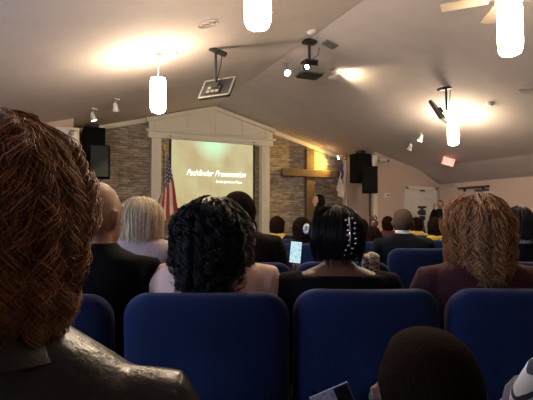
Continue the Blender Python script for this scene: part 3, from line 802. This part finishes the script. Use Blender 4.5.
def person(px, pyt, d, label, skin='brown', top='navy', H=None, hair='black', style='short', facing=0., lean=0., sh=1.0, standing=False, group=None,
           vox=.012, hands=(None, None), collar=None, neckdrop=0., hair_kw=None, face=False, s=None, tall=None, headturn=0., hx=0., hs=(1, 1, 1), scarf=None, shdrop=0., slope=0., bottom='denim', topname='jacket', hh=0.0):
    """figure facing +Y in its own frame; H is the height of the top of the head"""
    p = at(px, pyt, d); Htop = p.z - hh
    o = thing('person', label, 'person', (p.x, p.y, 0), -YAW + facing, group)
    if s is None: s = 1.0
    hz = Htop - .118 * s                       # head centre
    nk = Htop - (.215 + shdrop) * s                       # base of the neck
    shz = Htop - (.268 + shdrop + slope) * s                       # shoulder joint
    pelv = .60 if not standing else Htop * .53
    tl = shz - pelv                             # torso length
    lx = lean
    def T(f): return pelv + tl * f
    swd = .18 * sh * s
    def torso(q, g=0., drop=0.):
        k = s
        secs = [(T(-.18), .165 * k, .11 * k, .0), (T(.0), .175 * k, .125 * k, 0), (T(.3), .15 * k, .11 * k, -.01), (T(.6), .165 * k * (sh * .5 + .5), .12 * k, -.01), (T(.8), swd * .97, .108 * k, -.015),
                (shz - .025 * k, swd * .99, .092 * k, -.015), (shz + .006 * k, swd * .84, .082 * k, -.015), (shz + (nk - shz) * .45, swd * .62, .074 * k, -.014), (shz + (nk - shz) * .8, swd * .40, .066 * k, -.012), (nk + .006, .060 * k, .06 * k, -.01)]
        if drop: secs = secs[:-3]
        q.rings([ringell(z, a + g, b + g, y, lx * max(0, (z - pelv) / (nk - pelv)) ** 1.2) for z, a, b, y in secs])
    sides = []
    for i, sd in enumerate((-1, 1)):
        S = Vector((sd * swd * .98 + lx * .9, -.012, shz - .045 * s)); hnd = hands[i]
        if hnd is None:
            if standing: E = S + Vector((sd * .05, -.02, -.30)) * s; W = E + Vector((-sd * .02, .10, -.24)) * s; dr = (0, .2, -1); up = (sd, 0, 0)
            else: E = S + Vector((sd * .03 * s, .06 * s, -(shz - .72) if shz > .9 else -.17 * s)); W = Vector((sd * .10, .27 * s, max(.70, E.z - .06))); dr = (-sd * .3, 1, -.1); up = (0, 0, 1)
        else:
            W = Vector(hnd[0]); E = Vector(hnd[1]); dr = hnd[2]; up = hnd[3]
        sides.append((sd, S, E, W, dr, up))
    def arms(q, g=0., to=1.0):
        for sd, S, E, W, dr, up in sides:
            W2 = E.lerp(W, to)
            mid = S.lerp(E, .5); m2 = E.lerp(W2, .45)
            q.tube([S + Vector((-sd * .06 * s, 0, .014 * s)), S, S.lerp(E, .12), mid, E, m2, W2], [(.050 + g * .5) * s, (.056 + g) * s, (.055 + g) * s, (.047 + g) * s, (.040 + g) * s, (.038 + g) * s, (.025 + g) * s], 14)
    def legs(q, g=0., shoes=False):
        for sd in (-1, 1):
            if standing: Hh = Vector((sd * .09, 0, pelv - .02)); K = Vector((sd * .1, .02, pelv * .52)); A = Vector((sd * .1, 0, .08))
            else:
                kl = .42 * min(1, s * 1.03); Hh = Vector((sd * .09 * s, .0, .585)); K = Vector((sd * .10 * s, kl, .575)); A = Vector((sd * .11 * s, kl + .02, .09))
            if not shoes:
                q.tube([Hh, Hh.lerp(K, .5), K + Vector((0, .01, 0)), K.lerp(A, .1), K.lerp(A, .4), A], [(.085 + g) * s, (.075 + g) * s, (.056 + g) * s, (.055 + g) * s, (.052 + g) * s, (.036 + g) * s], 14)
            else:
                b_ = A.copy(); b_.z = .04
                q.tube([b_ + Vector((0, -.06, 0)) * s, b_, b_ + Vector((0, .09, -.003)) * s, b_ + Vector((0, .17, -.008)) * s], [.036 * s, .042 * s, .042 * s, .028 * s], 12, .85)
                q.tube([b_, b_ + Vector((0, 0, .07))], [.035 * s, .04 * s], 10)
    # head built around its own centre then turned
    hm = MB()
    hm.ell((0, -.008, .012), (.074 * s, .096 * s, .106 * s), 28, 18)
    hm.ell((0, .028 * s, -.052 * s), (.056 * s, .062 * s, .066 * s), 20, 12)
    hm.ell((0, .066 * s, -.092 * s), (.026 * s, .022 * s, .020 * s), 14, 8)
    hm.tube([(0, .082 * s, .012 * s), (0, .098 * s, -.012 * s), (0, .112 * s, -.032 * s), (0, .094 * s, -.038 * s)], [.009 * s, .011 * s, .015 * s, .012 * s], 10)
    hm.ell((0, .082 * s, .030 * s), (.048 * s, .014 * s, .010 * s), 14, 8)
    hm.ell((0, .076 * s, -.066 * s), (.026 * s, .018 * s, .012 * s), 14, 8)
    for sd in (-1, 1):
        hm.ell((sd * .078 * s, -.006 * s, -.012 * s), (.010 * s, .020 * s, .032 * s), 12, 8, (0.15, sd * .25, sd * .35))
    HM = Matrix.Translation((lx * 1.15 + hx, .012, hz)) @ Matrix.Rotation(headturn, 4, 'Z') @ Matrix.Diagonal((*hs, 1))
    hm.xf(HM)
    q = MB(); q.add(hm.v, hm.f); torso(q, -.012); arms(q, -.006); legs(q, -.008)
    q.tube([(lx * .95, -.012, nk - .06 * s), (lx * 1.05, -.004, nk + .01 * s), (lx * 1.12 + hx, .0, hz - .04 * s)], [.062 * s, .053 * s, .054 * s], 18)
    me = remesh(q, vox if vox < .009 else .009, 3)
    hq = MB()
    for sd, S, E, W, dr, up in sides: hand(hq, W, dr, up, s * (.95 if s > .9 else 1), .6, sd)
    hme = hq.mesh('h'); import bmesh
    bm = bmesh.new(); bm.from_mesh(me); bm.from_mesh(hme); bm.to_mesh(me); bm.free()
    link('body', me, M['skin_' + skin], o, smooth='all')
    # clothes
    q = MB(); torso(q, .010, neckdrop); arms(q, .009, .97)
    link(topname, remesh(q, vox, 3), M[top], o, smooth='all')
    q = MB(); legs(q, .012); q.rings([ringell(z, .178 * s, .125 * s, 0) for z in (T(-.2), T(-.02), T(.12))])
    link('trousers', remesh(q, max(vox, .014), 3), M[bottom], o, smooth='all')
    for i in (0, 1): pass
    q = MB(); legs(q, 0, True); link('shoes', remesh(q, .012, 2), M['shoe'], o, smooth='all')
    if collar:
        cq = MB(); cx_ = lx * 1.0
        cq.rings([ringell(nk - .018 * s, .066 * s, .068 * s, -.012, cx_), ringell(nk + .012 * s, .064 * s, .066 * s, -.008, cx_), ringell(nk + .035 * s, .058 * s, .060 * s, -.004, cx_), ringell(nk + .03 * s, .052 * s, .054 * s, -.004, cx_)], cap=False)
        c_ = cq.build('collar', M[collar], o, smooth='all')
    if scarf:
        cq = MB(); cq.rings([ringell(shz + .025 * s, .115 * s, .095 * s, -.015, lx), ringell(nk - .005, .085 * s, .08 * s, -.015, lx), ringell(nk + .022 * s, .062 * s, .062 * s, -.01, lx), ringell(nk + .015 * s, .05 * s, .05 * s, -.01, lx)], cap=False)
        cq.add([(lx - .10 * s, -.098, shz + .03 * s), (lx + .10 * s, -.098, shz + .03 * s), (lx, -.125, shz - .09 * s), (lx - .10 * s, -.088, shz + .03 * s), (lx + .10 * s, -.088, shz + .03 * s), (lx, -.115, shz - .09 * s)], [(0, 1, 2), (5, 4, 3), (0, 3, 4, 1), (1, 4, 5, 2), (2, 5, 3, 0)])
        cq.build('neckerchief', M[scarf], o, smooth=True)
    if face:
        for sd in (-1, 1):
            q = MB().ell((sd * .032 * s, .078 * s, .008 * s), (.013 * s, .011 * s, .010 * s), 12, 8); q.xf(HM); e = q.build('eye', M['eye'], o, smooth='all')
            q = MB().ell((sd * .032 * s, .0885 * s, .008 * s), (.005 * s, .003 * s, .005 * s), 10, 6); q.xf(HM); q.build('pupil', M['plastic'], e, smooth='all')
        q = MB().ell((0, .088 * s, -.064 * s), (.022 * s, .008 * s, .007 * s), 12, 6); q.xf(HM); q.build('lips', M['lips'], o, smooth='all')
    # hair
    hc = Vector((0, -.008, .012)); k = dict(hair_kw or {})
    if style in ('curly', 'long', 'bob', 'smooth'):
        R = k.get('R', (.1, .12, .125)); zmin = k.get('zmin', -.15); c0 = Vector(k.get('C', (0, -.015, .0)))
        b = hair_base(c0, R, zmin, k.get('base', .93), lump=k.get('lump', .1), seed=px, face=k.get('face', .85), nape=k.get('nape', .8), lf=k.get('lf', 9), phmax=k.get('phmax', 1.75)); b.xf(HM)
        hb = b.build('hair', M['scalp_' + hair], o, smooth='all')
        if k.get('clumps'):
            V, Fc = strands(c0, R, zmin, k['clumps'], k.get('per', 6), k.get('curl', .01), k.get('freq', 60), k.get('thick', .0016), int(px) + 303, vol=k.get('vol', (.92, 1.06)), face=k.get('face', .85), pts=k.get('pts', 24), jit=k.get('jit', .01), flare=k.get('flare', 0), phmax=k.get('phmax', 1.75))
            V = V @ np.array(HM.to_3x3()).T + np.array(HM.translation)
            hair_mesh('hair_locks', V, Fc, M['hair_' + hair], hb)
    elif style == 'short':
        b = hair_base(Vector((0, -.014, .014)) * s, [x * s for x in (.082, .104, .114)], -.085 * s, .985, face=.75, lump=.06, phmax=1.7, nape=.55, seed=px); b.xf(HM); hb = b.build('hair', M['scalp_' + hair], o, smooth='all')
        if k.get('clumps'):
            V, Fc = strands(Vector((0, -.014, .014)) * s, [x * s for x in (.082, .104, .114)], -.08 * s, k['clumps'], k.get('per', 5), .003, 40, k.get('thick', .0014), int(px) + 300, vol=(.97, 1.04), pts=12, jit=.006, face=.75)
            V = V @ np.array(HM.to_3x3()).T + np.array(HM.translation); hair_mesh('hair_locks', V, Fc, M['hair_' + hair], hb)
    elif style == 'crop':
        b = hair_base(Vector((0, -.012, .012)) * s, [x * s for x in (.0775, .100, .110)], -.07 * s, 1.0, face=.8, lump=.0, phmax=1.65, nape=.72, pw=.84); b.xf(HM); hb = b.build('hair', M['scalp_' + hair], o, smooth='all')
    o['hz'] = hz
    return o, HM, shz, nk

# nearest three
P1, HM, shz, nk = person(-4, 138, .80, 'person with big auburn curls and shiny dark leather jacket at the left edge', 'fair', 'leather', style='curly', hair='auburn', sh=1.58, slope=.045, vox=.008, s=1.08, shdrop=.075, topname='leather_jacket', facing=.0,
    hair_kw=dict(R=(.150, .145, .175), zmin=-.21, C=(0, -.02, -.01), clumps=750, per=18, curl=.014, freq=80, thick=.0010, lump=.22, lf=14, base=.84, vol=(.84, 1.10), jit=.009, pts=34, nape=.7, phmax=1.8, flare=-.22))
q = MB(); q.rings([ringell(nk - .055, .155, .125, -.02), ringell(nk - .005, .105, .10, -.022), ringell(nk + .03, .095, .095, -.02), ringell(nk + .032, .082, .082, -.02), ringell(nk - .02, .08, .08, -.02)], cap=False)
q.build('collar', M['leather'], P1, smooth='all')
person(426, 326, .80, 'small child with closely cropped dark hair, head only, at the bottom', 'brown', 'black', style='crop', hair='softblack', vox=.009, s=1.0, hs=(1.13, 1.08, .95), sh=.7, topname='shirt')
P3 = person(651, 218, .84, 'person at the lower right corner, only a blue and white striped sleeve showing', 'tan', 'stripe', style='short', hair='dark', vox=.009, sh=1.12, topname='striped_blouse')[0]

# first full row
person(97, 181, 1.74, 'bald man in a dark suit beside the auburn curls, seen from behind', 'tan', 'black', style='none', vox=.009, s=1.13, sh=1.0, headturn=-.35, topname='suit_jacket')
o, HM, shz, nk = person(212, 203, 1.74, 'woman with long black ringlets in a pale pink jacket', 'brown', 'pinkjacket', hair='black', style='curly', vox=.009, sh=1.2, slope=-.02, topname='jacket',
    hair_kw=dict(R=(.135, .13, .135), zmin=-.27, C=(.0, -.02, .0), clumps=330, per=11, curl=.017, freq=95, thick=.0014, lump=.14, base=.86, vol=(.86, 1.12), jit=.006, pts=40, nape=.75, flare=.05))
o6, HM6, shz6, nk6 = person(337, 205, 1.74, 'woman in a black wide necked top with a straight black bob and shiny hair clip', 'brown', 'black', hair='black', style='bob', vox=.009, sh=1.08, neckdrop=.10, topname='blouse',
    hair_kw=dict(R=(.104, .118, .118), zmin=-.085, C=(0, -.012, .0), clumps=500, per=5, curl=.002, freq=30, thick=.0014, lump=.04, base=.95, vol=(.95, 1.03), jit=.01, nape=.6, flare=-.4))
q = MB()
for c_, x_ in enumerate((.014, .040)):
    for i in range(8):
        zz = .06 - i * .018 + .006 * c_; q.ell((x_ + .004 * math.sin(i * 1.7) + .008 * math.sin(i * .5), -.010 - .126 * math.sqrt(max(.05, 1 - (x_ / .11) ** 2 - (zz / .13) ** 2)), zz), (.0048, .0045, .0048), 10, 6)
q.tube([(.027, -.115, .07), (.028, -.13, 0), (.027, -.105, -.075)], .004, 8)
q.xf(HM6); cl_ = q.build('hair_clip', mat('glittering_silver', (.75, .82, .95), .12, metal=1), o6, smooth='all')
person(477, 200, 1.76, 'woman with bushy honey brown curls in a maroon sweater', 'fair', 'maroon', hair='honey', style='curly', vox=.009, sh=1.12, topname='sweater',
    hair_kw=dict(R=(.118, .125, .135), zmin=-.215, C=(0, -.015, .0), clumps=520, per=14, curl=.012, freq=95, thick=.0010, lump=.2, base=.82, vol=(.82, 1.12), jit=.008, flare=-.1, pts=34, nape=.82))
# second row
person(141, 199, 2.72, 'person with a fair straight bob in a grey mauve jacket', 'fair', 'mauve', hair='blonde', style='bob', vox=.011, sh=1.2, facing=0,
    hair_kw=dict(R=(.132, .125, .13), zmin=-.12, C=(0, -.012, .0), clumps=500, per=6, curl=.003, freq=25, thick=.0022, lump=.06, base=.93, vol=(.93, 1.06), jit=.014, nape=.9))
pg = at(295, 262, 2.95)
hl = Vector((at(298, 268, 2.95) - at(238, HY, 2.70)));
def loc_of(v, f=0):
    return Matrix.Rotation(YAW - f, 3, 'Z') @ Vector(v)
h_ = loc_of(hl); h_.z = at(298, 268, 2.95).z
person(238, 192, 2.70, 'person with a smooth round black hairdo and a dark brown jacket behind the ringlets', 'deep', 'brownj', hair='softblack', style='smooth', vox=.011, sh=1.22,
    hands=(None, ((h_.x, h_.y, h_.z - .1), (.3, .08, .70), (0, .1, 1), (0, -1, 0))),
    hair_kw=dict(R=(.108, .12, .125), zmin=-.09, C=(0, -.01, .0), lump=.03, base=1.0, nape=.7))
person(519, 208, 2.82, 'man with dark hair, white collar and dark suit at the right edge', 'fair', 'navy', hair='dark', style='short', vox=.011, sh=1.15, collar='white', topname='suit_jacket', hair_kw=dict(clumps=300, per=4, thick=.002), s=1.02)
person(541, 219, 4.1, 'person in a dark suit beyond the man with the white collar, cut by the frame', 'tan', 'navy', hair='dark', style='short', vox=.012, collar='white', headturn=-.8, topname='suit_jacket', face=True)
person(119, 211, 3.75, 'dark haired person half hidden between bald head and fair bob', 'brown', 'black', hair='dark', style='short', vox=.012)
# middle and far rows
person(402.5, 208.5, 3.9, 'man with short greying hair in a dark suit left of the door', 'brown', 'navy', hair='grey', style='crop', vox=.012, sh=1.2, s=1.0, hs=(1.1, 1, .95), collar='white', topname='suit_jacket')
FAR = dict(vox=.013)
g = 'children with yellow neckerchiefs'
person(277, 216, 5.5, 'girl with dark bunches and a yellow neckerchief left of the lit page', 'deep', 'navy', hair='softblack', style='smooth', scarf='yellow', group=g, s=.95, hair_kw=dict(R=(.098, .115, .115), zmin=-.1, lump=.1, base=1.0), **FAR)
person(251, 219, 6.2, 'child with a yellow neckerchief half hidden right of the smooth black hairdo', 'deep', 'navy', hair='softblack', style='smooth', scarf='yellow', group=g, s=.95, hair_kw=dict(R=(.085, .105, .115), zmin=-.1, lump=.1, base=1.0), **FAR)
o, HMg, _, _ = person(302, 217, 4.55, 'girl with long dark hair and a white hair tie beside the lit page', 'deep', 'navy', hair='softblack', style='smooth', s=.95, group=g, hair_kw=dict(R=(.098, .115, .115), zmin=-.24, lump=.1, base=1.0), **FAR)
q = MB()
for i in range(10):
    a = 2 * PI * i / 10; q.ell((.035 + .02 * math.cos(a), -.13, -.005 + .035 * math.sin(a)), (.018, .014, .018), 8, 6)
q.xf(HMg); q.build('hair_tie', M['white'], o, smooth='all')
person(416, 217, 6.6, 'child with a yellow neckerchief right of the greying man', 'deep', 'yellow', hair='softblack', style='smooth', scarf='yellow', group=g, s=.95, hair_kw=dict(R=(.09, .105, .115), zmin=-.1, lump=.1, base=1.0), **FAR)
person(435, 217, 5.2, 'child with dark hair and yellow neckerchief just right of the camera tripod', 'deep', 'brownj', hair='softblack', style='smooth', scarf='yellow', group=g, s=.97, hair_kw=dict(R=(.095, .11, .115), zmin=-.1, lump=.1, base=1.0), **FAR)
person(387.5, 216, 6.6, 'child in dark red raising an arm, left of the greying man', 'deep', 'red', hair='softblack', style='smooth', s=.95, hands=(((-.13, .10, 1.12), (-.24, .05, .92), (-.7, .3, .5), (0, -1, 0)), None), hair_kw=dict(R=(.088, .105, .115), zmin=-.1, lump=.1, base=1.0), **FAR)
person(361, 218, 5.85, 'dark haired person under the right loudspeaker, the taller of two', 'deep', 'black', hair='softblack', style='smooth', hair_kw=dict(R=(.09, .105, .115), zmin=-.2, lump=.1, base=1.0), **FAR)
person(373, 226, 4.9, 'small dark haired person below the right loudspeaker, the shorter of two', 'deep', 'black', hair='softblack', style='smooth', s=.92, sh=.85, hair_kw=dict(R=(.088, .105, .11), zmin=-.15, lump=.1, base=1.0), **FAR)
person(319, 194, 8.4, 'woman with brown hair standing before the cross, turned to the side', 'fair', 'black', hair='dark', style='long', standing=True, face=True, facing=1.5, hair_kw=dict(R=(.095, .11, .12), zmin=-.2, lump=.1, base=.98), **FAR)
person(440.5, 200.5, 12.1, 'man in a dark suit standing by the door, facing the seats', 'tan', 'navy', hair='dark', style='short', standing=True, face=True, facing=PI - .5, collar='white', topname='suit_jacket',
       hands=(None, ((.12, .22, 1.42), (.24, .1, 1.15), (0, .2, 1), (0, 1, 0))), **FAR)

# ------------------------------------------------------------ small things
# camera on tripod
p = at(422, HY, 9.2); o = thing('video_camera', 'black video camera on its tripod in front of the white door', 'camera', (p.x, p.y, 1.22), -YAW)
MB().box((0, 0, .06), (.09, .2, .11)).build('body', M['plastic'], o, bevel=.012)
MB().tube([(0, .1, .06), (0, .18, .06)], .04).build('lens', M['plastic'], o, smooth=True)
MB().box((0, 0, .17), (.15, .1, .045)).build('top_handle', M['plastic'], o, bevel=.01)
MB().box((0, 0, .13), (.05, .05, .09)).build('handle_post', M['plastic'], o)
o = thing('tripod', 'black tripod under the video camera', 'tripod', (p.x, p.y, 0), -YAW)
MB().tube([(0, 0, .45), (0, 0, 1.215)], .036).build('column', M['plastic'], o, smooth=True)
MB().box((0, 0, 1.17), (.10, .1, .09)).box((0, 0, .98), (.08, .08, .06)).build('head', M['plastic'], o, bevel=.01)
for k in range(3):
    a = 2 * PI * k / 3 + .5; MB().tube([(0.02 * math.cos(a), .02 * math.sin(a), 1.05), (.36 * math.cos(a), .36 * math.sin(a), .01)], .017, 8).build('leg', M['plastic'], o, smooth=True)

# lit page held up
o = MB().box((0, 0, 0), (.078, .008, .15), (-.35, 0, 0)).build('tablet', M['plastic']); o.location = at(295.5, 252, 2.95); o.rotation_euler = (0, .12, -YAW)
tag(o, 'lit white tablet page held up in the gap left of the woman in black', 'tablet')
MB().box((0, -.005, 0), (.070, .003, .14), (-.35, 0, 0)).build('screen', M['page'], o)
# leaflet and pen in the chair pocket
o = MB().box((0, 0, 0), (.13, .006, .20)).build('leaflet', M['leaflet']); o.location = at(337, 409, 1.50) + FW * -.035; o.rotation_euler = (.12, -.40, -YAW); tag(o, 'grey printed leaflet tucked behind the centre chair, at the bottom edge', 'leaflet')
MB().box((.0385, -.0036, 0), (.048, .002, .196)).build('dark_border', M['plastic'], o)
MB().box((.0635, -.0046, 0), (.004, .002, .196)).build('spine_edge', M['grey'], o)
q = MB().tube([(0, 0, -.08), (0, 0, .07), (0, 0, .075)], [.004, .004, .001], 8); o = q.build('pen', M['green'], smooth=True); o.location = at(366, 408, 1.50) + FW * -.035; tag(o, 'thin green pen standing behind the centre chair at the bottom edge', 'pen')
# scarf over the second row chair
q = MB(); vs = []; n = 14
c = at(374, HY, 2.50)
rs = []
for i in range(n + 1):
    t_ = i / n; a = PI * t_
    if t_ < .3: y, z = -.075 + .0, .80 + .14 * t_ / .3
    elif t_ < .7: aa = (t_ - .3) / .4 * PI; y, z = -.03 - .045 * math.cos(aa) + .0, .94 + .03 * math.sin(aa)
    else: y, z = .03, .94 - .14 * (t_ - .7) / .3
    rs.append([Vector((x * .09 - .04, y - .01 + .006 * math.sin(x * 14 + i), z + .006 * math.sin(x * 9))) for x in np.linspace(-.5, .5, 12)])
m_ = 12; vv = [p for r in rs for p in r]; ff = [(i * m_ + j, i * m_ + j + 1, (i + 1) * m_ + j + 1, (i + 1) * m_ + j) for i in range(n) for j in range(m_ - 1)]
q.add(vv, ff); o = q.build('scarf', M['pattern'], smooth='all'); sm = o.modifiers.new('s', 'SOLIDIFY'); sm.thickness = .012; sm.offset = 1
o.location = (c.x, c.y, .0) ; o.rotation_euler = (0, 0, -YAW); tag(o, 'cream and black patterned scarf over a chair back right of the woman in black', 'scarf')
# grey bag beside the striped person
p = at(523, 400, .98); o = thing('handbag', 'rounded grey bag beside the striped sleeve in the lower right corner', 'bag', (p.x + .0, p.y, .56), -YAW)
q = MB(); q.rings([ringell(z, a, b) for z, a, b in ((0, .045, .045), (.01, .052, .05), (.12, .056, .05), (.20, .052, .045), (.245, .042, .036), (.268, .025, .02), (.273, .004, .003))]); q.build('pouch', M['grey'], o, smooth='all')
MB().tube([(-.03, -.03, .24), (-.035, -.062, .2), (-.035, -.066, .1)], .004, 6).build('strap', M['plastic'], o, smooth=True)

# ------------------------------------------------------------ light
def area(loc, rot, sx, sy, e, col):
    l = bpy.data.lights.new('daylight_fill', 'AREA'); l.shape = 'RECTANGLE'; l.size = sx; l.size_y = sy; l.energy = e; l.color = col
    o = bpy.data.objects.new('daylight_fill', l); C.objects.link(o); o.location = loc; o.rotation_euler = rot; return o
for a, b in wins: area((LX + .10, (a + b) / 2, (z0 + z1) / 2), (0, -PI / 2, 0), z1 - z0, b - a, 48, (.52, .66, 1))  # cool fill lamps just inside the added windows, grazing the seats

w = bpy.data.worlds.new('sky'); bpy.context.scene.world = w; w.use_nodes = True
bg = w.node_tree.nodes['Background']; bg.inputs[0].default_value = (.45, .6, 1, 1); bg.inputs[1].default_value = .8

# ------------------------------------------------------------ camera
cam = bpy.data.cameras.new('camera'); co = bpy.data.objects.new('camera', cam); C.objects.link(co)
co.location = (0, 0, CZ); cam.sensor_width = 36; cam.lens = 36 * F / 533; cam.clip_start = .05
co.rotation_euler = (PI / 2 + math.atan((HY - 200) / F), 0, -YAW)
sc = bpy.context.scene; sc.camera = co
sc.view_settings.view_transform = 'Standard'; sc.view_settings.look = 'None'; sc.view_settings.gamma = 1; sc.view_settings.exposure = .25
